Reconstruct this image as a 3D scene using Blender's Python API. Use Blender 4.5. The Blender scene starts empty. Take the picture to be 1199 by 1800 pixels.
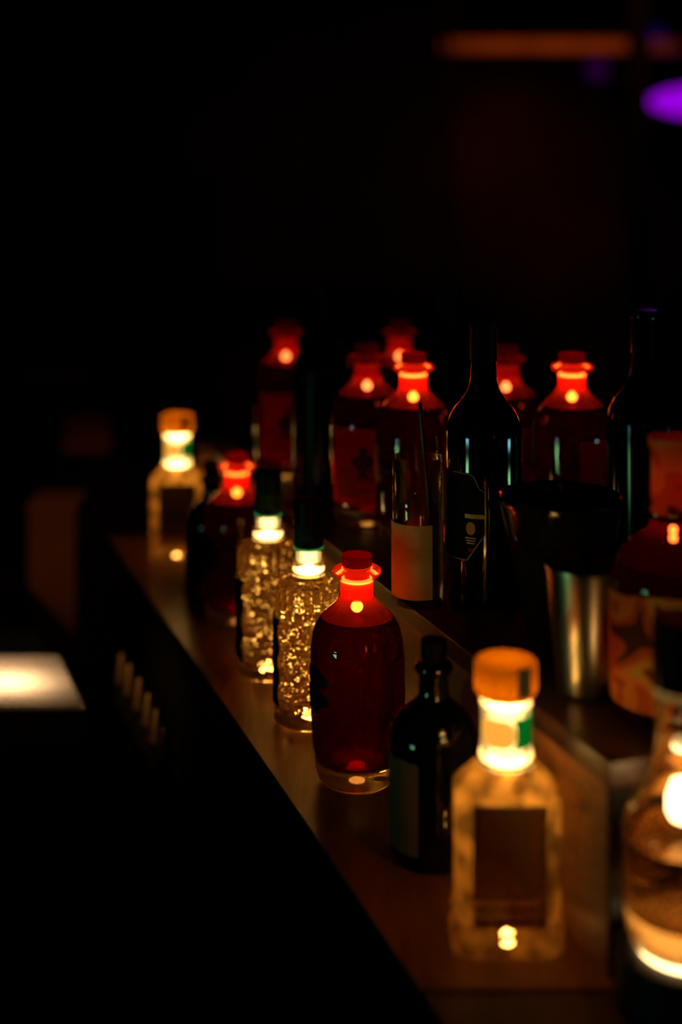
import bpy, bmesh, math, random
from mathutils import Vector, Matrix, noise
PI = math.pi
random.seed(7)
scene = bpy.context.scene
COL = scene.collection

# ------------------------------------------------------------------ camera
F_PX, HORIZON, CX = 2400.0, 290.0, 600.0
CAM_Z = 1.533
LEDGE_Z = 0.95            # wooden ledge the front row stands on
SHELF_Z = 1.105           # raised shelf the back row stands on
cam_d = bpy.data.cameras.new('camera')
cam = bpy.data.objects.new('camera', cam_d); COL.objects.link(cam)
cam.location = (0, 0, CAM_Z); cam.rotation_euler = (PI / 2, 0, 0)
cam_d.sensor_fit = 'VERTICAL'; cam_d.sensor_height = 36.0; cam_d.sensor_width = 24.0
cam_d.lens = F_PX * 36.0 / 1800.0
cam_d.shift_y = -(900 - HORIZON) / 1800.0
cam_d.clip_start = 0.05
cam_d.dof.use_dof = True
cam_d.dof.focus_distance = 1.30
cam_d.dof.aperture_fstop = 1.6
scene.camera = cam

scene.view_settings.view_transform = 'Standard'
scene.view_settings.look = 'None'
scene.view_settings.gamma = 1.0
scene.view_settings.use_curve_mapping = False
scene.view_settings.exposure = 0.0
cy = scene.cycles
cy.max_bounces = 24; cy.transmission_bounces = 20; cy.transparent_max_bounces = 40
cy.glossy_bounces = 8; cy.diffuse_bounces = 3
cy.sample_clamp_indirect = 6.0
cy.blur_glossy = 0.3
cy.use_denoising = True

# ------------------------------------------------------------------ world and room lamps
w = bpy.data.worlds.new('night'); scene.world = w; w.use_nodes = True
w.node_tree.nodes['Background'].inputs[0].default_value = (0.02, 0.008, 0.006, 1)
w.node_tree.nodes['Background'].inputs[1].default_value = 0.0

def area(name, loc, target, sx, sy, color, power, spread=PI):
    d = bpy.data.lights.new(name, 'AREA'); d.shape = 'RECTANGLE'; d.size = sx; d.size_y = sy
    d.color = color; d.energy = power; d.spread = spread
    o = bpy.data.objects.new(name, d); COL.objects.link(o); o.location = loc
    o.rotation_euler = (Vector(target) - Vector(loc)).to_track_quat('-Z', 'Y').to_euler()
    return o
def spot(name, loc, target, color, power, angle, blend=0.4, size=0.05):
    d = bpy.data.lights.new(name, 'SPOT'); d.color = color; d.energy = power
    d.spot_size = math.radians(angle); d.spot_blend = blend; d.shadow_soft_size = size
    o = bpy.data.objects.new(name, d); COL.objects.link(o); o.location = loc
    o.rotation_euler = (Vector(target) - Vector(loc)).to_track_quat('-Z', 'Y').to_euler()
    return o
# lit doors of the drinks fridges left and right of the camera (seen only as reflections on dark bottles)
area('fridge_light_green', (-1.52, 0.23, 0.755), (0.14, 1.35, 1.2), 0.30, 0.14, (0.32, 1.0, 0.36), 0.165, math.radians(60))
area('fridge_light_cyan', (-1.52, 0.23, 0.925), (0.14, 1.35, 1.2), 0.34, 0.036, (0.30, 0.85, 1.0), 0.055, math.radians(60))
area('fridge_light_green', (1.30, 1.03, 0.913), (0.14, 1.35, 1.2), 0.20, 0.115, (0.36, 1.0, 0.38), 0.125, math.radians(80))
area('fridge_light_cyan', (1.30, 1.03, 1.045), (0.14, 1.35, 1.2), 0.22, 0.028, (0.30, 0.85, 1.0), 0.04, math.radians(80))
# bar downlight that glances off the steel counter
spot('bar_downlight', (-0.90, 5.2, 2.14), (-0.445, 1.80, 0.85), (1.0, 0.60, 0.30), 34, 4.6, 0.5, 0.07)
spot('rail_glint_spot', (-1.0, 0.75, 1.75), (-0.285, 1.80, 0.81), (1.0, 0.50, 0.15), 40.0, 10, 0.5, 0.04)  # added spot that makes the pourers in the rail glint
# warm spot on the far beam
spot('beam_spot', (0.9, 4.2, 2.5), (0.72, 5.0, 1.95), (1.0, 0.24, 0.03), 15, 75, 1.0, 0.05)
# dim wash on the wall at the far left
spot('wall_wash', (-1.1, 1.5, 1.75), (-0.52, 2.55, 0.85), (1.0, 0.36, 0.11), 6.5, 20, 0.6, 0.05)
spot('room_wash', (0.2, 5.5, 2.6), (0.75, 6.5, 1.75), (1.0, 0.16, 0.05), 26.0, 34, 1.0, 0.1)

# ------------------------------------------------------------------ materials
def newmat(name):
    m = bpy.data.materials.new(name); m.use_nodes = True
    nt = m.node_tree; nt.nodes.clear()
    out = nt.nodes.new('ShaderNodeOutputMaterial')
    return m, nt, out
def N(nt, t, **kw):
    n = nt.nodes.new(t)
    for k, v in kw.items():
        if hasattr(n, k): setattr(n, k, v)
        else: n.inputs[k.replace('_', ' ')].default_value = v
    return n
def rgba(c): return (c[0], c[1], c[2], 1.0)
def principled(name, color, rough=0.5, metal=0.0, spec=0.5, coat=0.0, ior=1.5, vary=0.0, scale=20, stretch=(1, 1, 1), bump=0.0, anis=0.0):
    m, nt, out = newmat(name)
    p = N(nt, 'ShaderNodeBsdfPrincipled')
    p.inputs['Base Color'].default_value = rgba(color); p.inputs['Roughness'].default_value = rough
    p.inputs['Metallic'].default_value = metal; p.inputs['Specular IOR Level'].default_value = spec
    p.inputs['Coat Weight'].default_value = coat; p.inputs['IOR'].default_value = ior
    p.inputs['Anisotropic'].default_value = anis
    if vary or bump:
        tc = N(nt, 'ShaderNodeTexCoord'); mp = N(nt, 'ShaderNodeMapping'); mp.inputs['Scale'].default_value = stretch
        nz = N(nt, 'ShaderNodeTexNoise'); nz.inputs['Scale'].default_value = scale; nz.inputs['Detail'].default_value = 6
        nt.links.new(tc.outputs['Object'], mp.inputs['Vector']); nt.links.new(mp.outputs[0], nz.inputs['Vector'])
        if vary:
            cr = N(nt, 'ShaderNodeValToRGB')
            cr.color_ramp.elements[0].position = 0.3; cr.color_ramp.elements[1].position = 0.72
            cr.color_ramp.elements[0].color = rgba([c * (1 - vary) for c in color])
            cr.color_ramp.elements[1].color = rgba([min(1, c * (1 + vary)) for c in color])
            nt.links.new(nz.outputs['Fac'], cr.inputs[0]); nt.links.new(cr.outputs[0], p.inputs['Base Color'])
        if bump:
            b = N(nt, 'ShaderNodeBump'); b.inputs['Strength'].default_value = bump; b.inputs['Distance'].default_value = 0.002
            nt.links.new(nz.outputs['Fac'], b.inputs['Height']); nt.links.new(b.outputs[0], p.inputs['Normal'])
    nt.links.new(p.outputs[0], out.inputs[0])
    return m
def emit(name, color, strength):
    m, nt, out = newmat(name)
    e = N(nt, 'ShaderNodeEmission'); e.inputs[0].default_value = rgba(color); e.inputs[1].default_value = strength
    nt.links.new(e.outputs[0], out.inputs[0]); return m
def thin_glass(name, tint, gloss=0.9, rough=0.02, haze=0.0, haze_col=(1, 0.8, 0.5)):
    """wall of an empty bottle: clear, with the gloss of its surface"""
    m, nt, out = newmat(name)
    t = N(nt, 'ShaderNodeBsdfTransparent'); t.inputs[0].default_value = rgba(tint)
    g = N(nt, 'ShaderNodeBsdfGlossy'); g.inputs['Roughness'].default_value = rough
    fr = N(nt, 'ShaderNodeFresnel'); fr.inputs[0].default_value = 1.5
    mu = N(nt, 'ShaderNodeMath', operation='MULTIPLY'); mu.inputs[1].default_value = gloss
    nt.links.new(fr.outputs[0], mu.inputs[0])
    mx = N(nt, 'ShaderNodeMixShader'); nt.links.new(mu.outputs[0], mx.inputs[0])
    base = t
    if haze:
        tr = N(nt, 'ShaderNodeBsdfTranslucent'); tr.inputs[0].default_value = rgba(haze_col)
        m2 = N(nt, 'ShaderNodeMixShader'); m2.inputs[0].default_value = haze
        nt.links.new(t.outputs[0], m2.inputs[1]); nt.links.new(tr.outputs[0], m2.inputs[2]); base = m2
    nt.links.new(base.outputs[0], mx.inputs[1]); nt.links.new(g.outputs[0], mx.inputs[2])
    nt.links.new(mx.outputs[0], out.inputs[0]); return m
def solid_glass(name, tint, ior=1.45, rough=0.0, clear=0.0, haze=0.0, haze_col=(1, .6, .2), bump=0.0, bscale=200, patchy=0):
    """thick glass or liquid: refracts; `haze` scatters light that comes from within"""
    m, nt, out = newmat(name)
    g = N(nt, 'ShaderNodeBsdfGlass'); g.inputs['Color'].default_value = rgba(tint)
    g.inputs['Roughness'].default_value = rough; g.inputs['IOR'].default_value = ior
    cur = g
    if clear:
        t = N(nt, 'ShaderNodeBsdfTransparent'); t.inputs[0].default_value = rgba(tint)
        mx = N(nt, 'ShaderNodeMixShader'); mx.inputs[0].default_value = clear
        nt.links.new(cur.outputs[0], mx.inputs[1]); nt.links.new(t.outputs[0], mx.inputs[2]); cur = mx
    if haze:
        tr = N(nt, 'ShaderNodeBsdfTranslucent'); tr.inputs[0].default_value = rgba(haze_col)
        mx = N(nt, 'ShaderNodeMixShader'); mx.inputs[0].default_value = haze
        if patchy:      # uneven haze stands in for blotches of refracted light
            tc = N(nt, 'ShaderNodeTexCoord'); nz = N(nt, 'ShaderNodeTexNoise'); nz.inputs['Scale'].default_value = patchy; nz.inputs['Detail'].default_value = 3
            nt.links.new(tc.outputs['Object'], nz.inputs['Vector'])
            mr = N(nt, 'ShaderNodeMapRange'); mr.inputs[1].default_value = 0.4; mr.inputs[2].default_value = 0.65
            mr.inputs[3].default_value = haze * 0.25; mr.inputs[4].default_value = haze * 1.7
            nt.links.new(nz.outputs['Fac'], mr.inputs[0]); nt.links.new(mr.outputs[0], mx.inputs[0])
        nt.links.new(cur.outputs[0], mx.inputs[1]); nt.links.new(tr.outputs[0], mx.inputs[2]); cur = mx
    if bump:
        tc = N(nt, 'ShaderNodeTexCoord'); nz = N(nt, 'ShaderNodeTexNoise'); nz.inputs['Scale'].default_value = bscale
        nt.links.new(tc.outputs['Object'], nz.inputs['Vector'])
        b = N(nt, 'ShaderNodeBump'); b.inputs['Strength'].default_value = bump; b.inputs['Distance'].default_value = 0.003
        nt.links.new(nz.outputs['Fac'], b.inputs['Height']); nt.links.new(b.outputs[0], g.inputs['Normal'])
    nt.links.new(cur.outputs[0], out.inputs[0]); return m
def translucent(name, color, mixdiff=0.4, gloss=0.05):
    m, nt, out = newmat(name)
    tr = N(nt, 'ShaderNodeBsdfTranslucent'); tr.inputs[0].default_value = rgba(color)
    df = N(nt, 'ShaderNodeBsdfDiffuse'); df.inputs[0].default_value = rgba(color)
    mx = N(nt, 'ShaderNodeMixShader'); mx.inputs[0].default_value = mixdiff
    nt.links.new(tr.outputs[0], mx.inputs[1]); nt.links.new(df.outputs[0], mx.inputs[2])
    nt.links.new(mx.outputs[0], out.inputs[0]); return m
def printed_label(name, cols, scale=28, trans=0.4):
    m, nt, out = newmat(name)
    tc = N(nt, 'ShaderNodeTexCoord'); nz = N(nt, 'ShaderNodeTexNoise')
    nz.inputs['Scale'].default_value = scale; nz.inputs['Detail'].default_value = 1.0; nz.inputs['Distortion'].default_value = 1.6
    nt.links.new(tc.outputs['Object'], nz.inputs['Vector'])
    cr = N(nt, 'ShaderNodeValToRGB'); cr.color_ramp.interpolation = 'CONSTANT'
    els = cr.color_ramp.elements
    while len(els) > 1: els.remove(els[-1])
    els[0].position = 0; els[0].color = rgba(cols[0][1])
    for p, c in cols[1:]:
        e = els.new(p); e.color = rgba(c)
    nt.links.new(nz.outputs['Fac'], cr.inputs[0])
    tr = N(nt, 'ShaderNodeBsdfTranslucent'); df = N(nt, 'ShaderNodeBsdfDiffuse')
    nt.links.new(cr.outputs[0], tr.inputs[0]); nt.links.new(cr.outputs[0], df.inputs[0])
    mx = N(nt, 'ShaderNodeMixShader'); mx.inputs[0].default_value = 1 - trans
    nt.links.new(tr.outputs[0], mx.inputs[1]); nt.links.new(df.outputs[0], mx.inputs[2])
    nt.links.new(mx.outputs[0], out.inputs[0]); return m

M = {}
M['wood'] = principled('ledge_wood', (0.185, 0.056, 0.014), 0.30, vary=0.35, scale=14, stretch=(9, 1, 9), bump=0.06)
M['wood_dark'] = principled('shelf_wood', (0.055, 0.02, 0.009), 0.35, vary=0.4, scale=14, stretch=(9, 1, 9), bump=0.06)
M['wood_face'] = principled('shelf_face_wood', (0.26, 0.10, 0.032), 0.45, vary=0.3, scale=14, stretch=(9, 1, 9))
M['black'] = principled('black_lacquer', (0.004, 0.004, 0.004), 0.5, spec=0.2)
M['black_matte'] = principled('black_paint', (0.008, 0.007, 0.007), 0.9, spec=0.1)
M['rubber'] = principled('black_rubber', (0.0015, 0.0014, 0.0013), 0.9, spec=0.0)
M['wall'] = principled('dark_plaster', (0.03, 0.02, 0.02), 0.95, spec=0.05, vary=0.3, scale=3)
M['floor'] = principled('dark_floor', (0.01, 0.008, 0.008), 0.8, spec=0.1, vary=0.3, scale=5)
M['steel'] = principled('brushed_steel', (0.62, 0.56, 0.47), 0.27, metal=1.0, vary=0.10, scale=22, stretch=(0.4, 12, 1), bump=0.16)
M['tin'] = principled('shaker_steel', (0.36, 0.30, 0.20), 0.30, metal=1.0, vary=0.08, scale=40, stretch=(8, 8, 1))
M['bucket'] = principled('black_steel', (0.012, 0.010, 0.010), 0.13, spec=0.7, ior=1.6)
M['dull_glass'] = principled('dull_dark_glass', (0.002, 0.002, 0.002), 0.22, spec=0.05)  # sheen turned down to dim the reflected green strips
M['dim_glass'] = principled('dim_dark_glass', (0.002, 0.0025, 0.002), 0.10, spec=0.15)  # reflections weakened in the same way, a little less
M['dark_glass'] = principled('dark_bottle_glass', (0.002, 0.003, 0.0025), 0.05, spec=0.5, ior=1.55)
M['capsule'] = principled('black_capsule', (0.003, 0.002, 0.002), 0.5, spec=0.05)
M['clear'] = thin_glass('clear_bottle_glass', (0.97, 0.96, 0.94))
M['clear_hazy'] = thin_glass('clear_hazy_glass', (0.95, 0.92, 0.86), haze=0.035, haze_col=(1.0, 0.5, 0.15))  # clear glass with a faint amber haze
M['red_shoulder'] = thin_glass('red_glow_glass', (1.0, 0.55, 0.34), haze=0.40, haze_col=(1.0, 0.06, 0.008))  # red glow put into the colour of the clear shoulder glass
M['neck_red'] = solid_glass('glow_neck_glass', (1.0, 0.5, 0.35), 1.45, clear=0.45, haze=0.42, haze_col=(1.0, 0.05, 0.01))  # clear neck glass, its red glow put in by tint and haze
M['red_liquid'] = solid_glass('red_liquor', (0.42, 0.012, 0.008), 1.33, clear=0.40, haze=0.16, haze_col=(0.55, 0.004, 0.002))
M['base_glass'] = solid_glass('thick_base_glass', (0.98, 0.93, 0.80), 1.5, clear=0.15, haze=0.06, haze_col=(1.0, 0.6, 0.2))
M['cork_red'] = translucent('red_lit_stopper', (0.55, 0.012, 0.008), 0.3)
M['led_red'] = emit('red_led_glow', (1.0, 0.022, 0.002), 2.4)
M['led_amber'] = emit('amber_led_core', (1.0, 0.36, 0.05), 9.0)
M['led_sticker'] = emit('amber_led_sticker', (1.0, 0.45, 0.10), 22.0)
M['led_amber_far'] = emit('amber_led_core_dim', (1.0, 0.30, 0.10), 7.0)
M['led_red_far'] = emit('red_led_glow_dim', (1.0, 0.03, 0.008), 0.30)
M['glint_bead'] = emit('glint_bead_glow', (1.0, 0.52, 0.12), 13.0)  # for the added beads that make gold glints
M['led_warm'] = emit('warm_led_core', (1.0, 0.58, 0.19), 20.0)
M['led_decanter'] = emit('decanter_led', (1.0, 0.62, 0.24), 9.0)
M['base_glow'] = solid_glass('glow_haze_base_glass', (1.0, 0.9, 0.7), 1.5, clear=0.15, haze=0.40, haze_col=(1.0, 0.72, 0.36))  # strong cream haze put in so the base seems to glow
M['decanter_glass'] = thin_glass('decanter_glass', (0.96, 0.92, 0.86), haze=0.003, haze_col=(1.0, 0.5, 0.15))
M['led_cream'] = emit('warm_led_tube', (1.0, 0.66, 0.26), 3.6)
M['crystal'] = solid_glass('cut_crystal', (1.0, 0.84, 0.50), 1.46, clear=0.12, haze=0.05, haze_col=(1.0, 0.55, 0.12))
M['square_glass'] = solid_glass('glow_patch_glass', (1.0, 0.90, 0.68), 1.46, clear=0.12, haze=0.50, haze_col=(1.0, 0.50, 0.10), bump=0.5, bscale=120, patchy=48)  # patchy amber haze stands in for light refracted at the corners
M['panel_glass'] = solid_glass('low_haze_panel_glass', (1.0, 0.88, 0.62), 1.46, clear=0.15, haze=0.014, haze_col=(1.0, 0.42, 0.08), bump=0.15, bscale=60)  # little haze, keeps the middle panels dark beside the corner glow
M['neck_clear'] = solid_glass('clear_neck_glass', (1.0, 0.95, 0.82), 1.45, clear=0.35)
M['cap_amber'] = translucent('amber_cap', (0.80, 0.43, 0.04), 0.1)
M['seal_green'] = translucent('green_paper_seal', (0.02, 0.42, 0.24), 0.3)
M['seal_cream'] = translucent('cream_paper_seal', (0.95, 0.80, 0.50), 0.3)
M['seal_olive'] = principled('olive_paper_seal', (0.16, 0.12, 0.05), 0.7)
M['cap_green'] = principled('dark_green_cap', (0.004, 0.008, 0.005), 0.45, spec=0.12)
M['band_green'] = principled('printed_green_band', (0.018, 0.05, 0.022), 0.6, spec=0.1, vary=0.8, scale=160)
M['side_label'] = principled('dark_green_label', (0.012, 0.025, 0.010), 0.7, spec=0.05)
M['teal_line'] = translucent('teal_rim', (0.05, 0.65, 0.45), 0.3)
M['paper'] = principled('cream_paper', (0.58, 0.36, 0.12), 0.9, spec=0.0, vary=0.08, scale=40)
M['paper_grey'] = principled('grey_paper', (0.17, 0.085, 0.04), 0.9, spec=0.0, vary=0.15, scale=40)
M['paper_red'] = translucent('backlit_red_paper', (0.85, 0.03, 0.018), 0.25)
M['print_dark'] = principled('dark_print', (0.03, 0.004, 0.004), 0.7, spec=0.1)
M['emblem'] = principled('black_emblem', (0.004, 0.003, 0.003), 0.35)
M['gold'] = principled('orange_foil', (0.75, 0.26, 0.05), 0.6, spec=0.1)
M['gold_matte'] = principled('gold_ink', (0.55, 0.26, 0.06), 0.5, metal=0.4)
M['label_black'] = principled('black_label_paper', (0.0025, 0.002, 0.002), 0.6, spec=0.05)
M['straw'] = principled('black_plastic', (0.004, 0.003, 0.003), 0.35)
M['pink_label'] = printed_label('orange_printed_label', [(0, (0.10, 0.03, 0.02)), (0.36, (0.62, 0.10, 0.02)), (0.46, (0.80, 0.22, 0.03)), (0.55, (0.70, 0.36, 0.06)), (0.62, (0.35, 0.03, 0.015)), (0.70, (0.06, 0.10, 0.07))], 15, 0.25)
M['pink_glass'] = thin_glass('pink_glass', (0.92, 0.30, 0.26), haze=0.16, haze_col=(0.9, 0.03, 0.015))
M['pink_liquid'] = solid_glass('pink_liquor', (0.55, 0.02, 0.02), 1.33, clear=0.4, haze=0.22, haze_col=(0.5, 0.006, 0.006))
M['clear_liquid'] = solid_glass('clear_liquor', (0.60, 0.46, 0.30), 1.34, clear=0.30, haze=0.006, haze_col=(1.0, 0.48, 0.14))
M['purple'] = emit('violet_lamp', (0.27, 0.0, 0.62), 1.15)
M['violet_dim'] = emit('violet_dim_lamp', (0.10, 0.0, 0.16), 0.16)
M['blue_dim'] = emit('blue_dim_lamp', (0.03, 0.0, 0.25), 0.16)
M['beam'] = principled('beam_wood', (0.42, 0.16, 0.06), 0.6, vary=0.3, scale=6)
M['box_wood'] = principled('box_wood', (0.30, 0.13, 0.05), 0.7, vary=0.25, scale=8)
M['card'] = principled('card', (0.30, 0.10, 0.07), 0.8, vary=0.2, scale=10)
M['rim_steel'] = principled('small_cup_steel', (0.55, 0.36, 0.18), 0.38, metal=1.0)

# ------------------------------------------------------------------ helpers
def link_mesh(name, bm, mat, parent=None, smooth=35, loc=None):
    me = bpy.data.meshes.new(name)
    bmesh.ops.recalc_face_normals(bm, faces=bm.faces)
    bm.to_mesh(me); bm.free()
    me.materials.append(mat)
    if smooth:
        me.shade_smooth(); me.set_sharp_from_angle(angle=math.radians(smooth))
    o = bpy.data.objects.new(name, me); COL.objects.link(o)
    if parent is not None: o.parent = parent
    if loc is not None: o.location = loc
    return o
def tag(o, label=None, cat=None, group=None, kind=None):
    if label: o['label'] = label
    if cat: o['category'] = cat
    if group: o['group'] = group
    if kind: o['kind'] = kind
    return o
def thing(name, label, cat, loc, rotz=0, group=None):
    o = bpy.data.objects.new(name, None); COL.objects.link(o)
    o.empty_display_size = 0.02; o.location = loc; o.rotation_euler = (0, 0, rotz)
    return tag(o, label, cat, group)
def copy_tree(o, parent=None):
    c = o.copy(); COL.objects.link(c)
    if parent is not None: c.parent = parent
    for ch in list(o.children): copy_tree(ch, c)
    return c
def lathe(prof, seg=64, close_top=True, close_bottom=True, radf=None):
    """surface of revolution through (r, z) pairs"""
    bm = bmesh.new(); rings = []
    for (r, z) in prof:
        if r < 1e-6:
            rings.append([bm.verts.new((0, 0, z))]); continue
        ring = []
        for i in range(seg):
            a = 2 * PI * i / seg
            rr = r if radf is None else radf(r, a, z)
            ring.append(bm.verts.new((rr * math.cos(a), rr * math.sin(a), z)))
        rings.append(ring)
    for a, b in zip(rings, rings[1:]):
        if len(a) == 1 and len(b) == 1: continue
        for i in range(seg):
            j = (i + 1) % seg
            if len(a) == 1: bm.faces.new((a[0], b[i], b[j]))
            elif len(b) == 1: bm.faces.new((a[i], b[0], a[j]))
            else: bm.faces.new((a[i], a[j], b[j], b[i]))
    if close_bottom and len(rings[0]) > 1: bm.faces.new(rings[0][::-1])
    if close_top and len(rings[-1]) > 1: bm.faces.new(rings[-1])
    return bm
def smooth_prof(pts, n=6):
    """Catmull-Rom through the profile"""
    out = []
    P = [pts[0]] + list(pts) + [pts[-1]]
    for i in range(1, len(P) - 2):
        p0, p1, p2, p3 = P[i - 1], P[i], P[i + 1], P[i + 2]
        for k in range(n):
            t = k / n
            q = []
            for a in (0, 1):
                q.append(0.5 * (2 * p1[a] + (p2[a] - p0[a]) * t + (2 * p0[a] - 5 * p1[a] + 4 * p2[a] - p3[a]) * t * t
                                + (3 * p1[a] - p0[a] - 3 * p2[a] + p3[a]) * t ** 3))
            out.append((max(q[0], 0.0), q[1]))
    out.append(tuple(pts[-1]))
    return out
def patch(R, a0, a1, z0, z1, th=0.0006, na=24, nz=12, topf=None, botf=None, edgef=None):
    """curved label hugging a cylinder of radius R between two azimuths (radians)"""
    bm = bmesh.new(); g = [[], []]
    for s, rr in enumerate((R, R + th)):
        for i in range(na + 1):
            u = i / na; row = []
            for k in range(nz + 1):
                v = k / nz
                b = z0 if botf is None else botf(u); t = z1 if topf is None else topf(u)
                z = b + (t - b) * v
                e0, e1 = (0, 0) if edgef is None else edgef(v)
                a = (a0 + e0) + ((a1 + e1) - (a0 + e0)) * u
                row.append(bm.verts.new((rr * math.cos(a), rr * math.sin(a), z)))
            g[s].append(row)
    for s in (0, 1):
        for i in range(na):
            for k in range(nz):
                bm.faces.new((g[s][i][k], g[s][i + 1][k], g[s][i + 1][k + 1], g[s][i][k + 1]))
    border = [(i, 0) for i in range(na)] + [(na, k) for k in range(nz)] + [(i, nz) for i in range(na, 0, -1)] + [(0, k) for k in range(nz, 0, -1)]
    for p, q in zip(border, border[1:] + border[:1]):
        bm.faces.new((g[0][p[0]][p[1]], g[0][q[0]][q[1]], g[1][q[0]][q[1]], g[1][p[0]][p[1]]))
    return bm
def box(x0, x1, y0, y1, z0, z1, bevel=0.0, bm=None):
    own = bm is None
    if own: bm = bmesh.new()
    r = bmesh.ops.create_cube(bm, size=1.0)
    for v in r['verts']:
        v.co = Vector(((x0 + x1) / 2 + v.co.x * (x1 - x0), (y0 + y1) / 2 + v.co.y * (y1 - y0), (z0 + z1) / 2 + v.co.z * (z1 - z0)))
    if bevel and own:
        bmesh.ops.bevel(bm, geom=list(bm.edges), offset=bevel, segments=2, affect='EDGES', profile=0.5)
    return bm
def prism(poly, z0, z1, bevel=0.0):
    bm = bmesh.new()
    lo = [bm.verts.new((x, y, z0)) for x, y in poly]; hi = [bm.verts.new((x, y, z1)) for x, y in poly]
    bm.faces.new(lo[::-1]); bm.faces.new(hi)
    n = len(poly)
    for i in range(n):
        j = (i + 1) % n
        bm.faces.new((lo[i], lo[j], hi[j], hi[i]))
    if bevel:
        bmesh.ops.bevel(bm, geom=list(bm.edges), offset=bevel, segments=2, affect='EDGES', profile=0.5)
    return bm
def loft(sections, ch_ratio=None):
    """stack of chamfered rectangles: (half x, half y, chamfer, z)"""
    bm = bmesh.new(); rings = []
    for hx, hy, c, z in sections:
        pts = []
        corner = [(hx, -hy + c), (hx, hy - c), (hx - c, hy), (-hx + c, hy), (-hx, hy - c), (-hx, -hy + c), (-hx + c, -hy), (hx - c, -hy)]
        for i in range(8):
            p, q = corner[i], corner[(i + 1) % 8]
            for k in range(6):
                t = k / 6; pts.append((p[0] + (q[0] - p[0]) * t, p[1] + (q[1] - p[1]) * t))
        rings.append([bm.verts.new((x, y, z)) for x, y in pts])
    for a, b in zip(rings, rings[1:]):
        n = len(a)
        for i in range(n):
            j = (i + 1) % n
            bm.faces.new((a[i], a[j], b[j], b[i]))
    bm.faces.new(rings[0][::-1])
    return bm
def text_patch(txt, size, R, az, z, parent, mat, name='lettering', th=0.0004):
    c = bpy.data.curves.new(name, 'FONT'); c.body = txt; c.size = size; c.align_x = 'CENTER'; c.align_y = 'CENTER'
    c.fill_mode = 'NONE'; c.bevel_depth = 0.00028
    o = bpy.data.objects.new(name, c); COL.objects.link(o)
    bpy.context.view_layer.update()
    ev = o.evaluated_get(bpy.context.evaluated_depsgraph_get())
    me = bpy.data.meshes.new_from_object(ev)
    bpy.data.objects.remove(o); 
    for v in me.vertices:
        a = az + v.co.x / R; rr = R + th + v.co.z
        v.co = Vector((rr * math.cos(a), rr * math.sin(a), z + v.co.y))
    me.materials.clear(); me.materials.append(mat)
    q = bpy.data.objects.new(name, me); COL.objects.link(q); q.parent = parent
    return q
def at(px, depth, z):
    """world point at a given distance in front of the camera, under picture column px"""
    return ((px - CX) / F_PX * depth, depth, z)
U = 1.0 / 1856.0           # one picture pixel at the distance of the sharp red bottle
D0 = 1.293

# shelf frame: the bar runs away to the left of the view
TH = math.atan(0.361)
ALONG = Vector((-math.sin(TH), math.cos(TH)))
ACROSS = Vector((math.cos(TH), math.sin(TH)))
def edge1(d): return -0.27 + 0.359 * (1.876 - d)           # x of the ledge's outer edge at distance d
def edge2(d): return 0.041 + 0.361 * (1.394 - d)           # x of the raised shelf's edge

# ------------------------------------------------------------------ the room
def struct(name, bm, mat, smooth=0):
    o = link_mesh(name, bm, mat, None, smooth); o['kind'] = 'structure'; return o
struct('floor', box(-3.2, 3.2, -2.5, 7.0, -0.1, 0.0), M['floor'])
struct('ceiling', box(-3.2, 3.2, -2.5, 7.0, 2.9, 3.0), M['black_matte'])
struct('wall_back', box(-3.2, 3.2, 6.9, 7.0, 0.0, 2.9), M['wall'])
struct('wall_left', box(-3.2, -3.1, -2.5, 6.9, 0.0, 2.9), M['black_matte'])
struct('wall_right', box(3.1, 3.2, -2.5, 6.9, 0.0, 2.9), M['black_matte'])
struct('wall_front', box(-3.1, 3.1, -2.5, -2.4, 0.0, 2.9), M['black_matte'])

# ------------------------------------------------------------------ bar counter, ledge and raised shelf
NEAR, FAR = 0.966, 2.16
def e1(d, off=0.0): return (edge1(d) + off, d)
def e2(d, off=0.0): return (edge2(d) + off, d)
SIDE = 0.62                # how far the bar reaches to the right of the shelf edge
body = prism([e1(0.62, 0.02), (edge1(0.62) + 0.9, 0.62), (edge1(FAR) + 0.9, FAR), e1(FAR, 0.02)], 0.0, LEDGE_Z - 0.004)
tag(link_mesh('bar_cabinet', body, M['black'], None, 0), 'black bar cabinet running under the wooden ledge and all its bottles', 'bar cabinet')
ld = prism([e1(NEAR), (edge1(NEAR) + 0.72, NEAR), (edge1(FAR) + 0.72, FAR), e1(FAR)], LEDGE_Z - 0.004, LEDGE_Z, 0.0006)
tag(link_mesh('wooden_ledge', ld, M['wood'], None, 0), 'long narrow brown wooden ledge under the front row of lit bottles', 'shelf')
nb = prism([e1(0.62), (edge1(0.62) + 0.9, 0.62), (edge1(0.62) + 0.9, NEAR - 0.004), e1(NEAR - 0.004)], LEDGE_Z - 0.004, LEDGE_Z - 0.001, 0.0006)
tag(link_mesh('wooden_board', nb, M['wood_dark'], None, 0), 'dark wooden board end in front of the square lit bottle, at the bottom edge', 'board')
P0 = 0.977
c0 = Vector(e2(P0)); c1 = Vector(e2(FAR - 0.03))
pw = 0.50
sh = thing('raised_shelf', 'raised dark wooden shelf carrying the back row of bottles', 'shelf', (0, 0, 0))
quad = [c0, c0 + ACROSS * pw, c1 + ACROSS * pw, c1]
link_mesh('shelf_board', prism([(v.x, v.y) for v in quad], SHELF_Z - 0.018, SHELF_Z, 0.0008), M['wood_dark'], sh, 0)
inn = [c0 + ACROSS * 0.001 + ALONG * 0.0042, c0 + ACROSS * (pw - 0.002) + ALONG * 0.0042, c1 + ACROSS * (pw - 0.002), c1 + ACROSS * 0.001]
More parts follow.
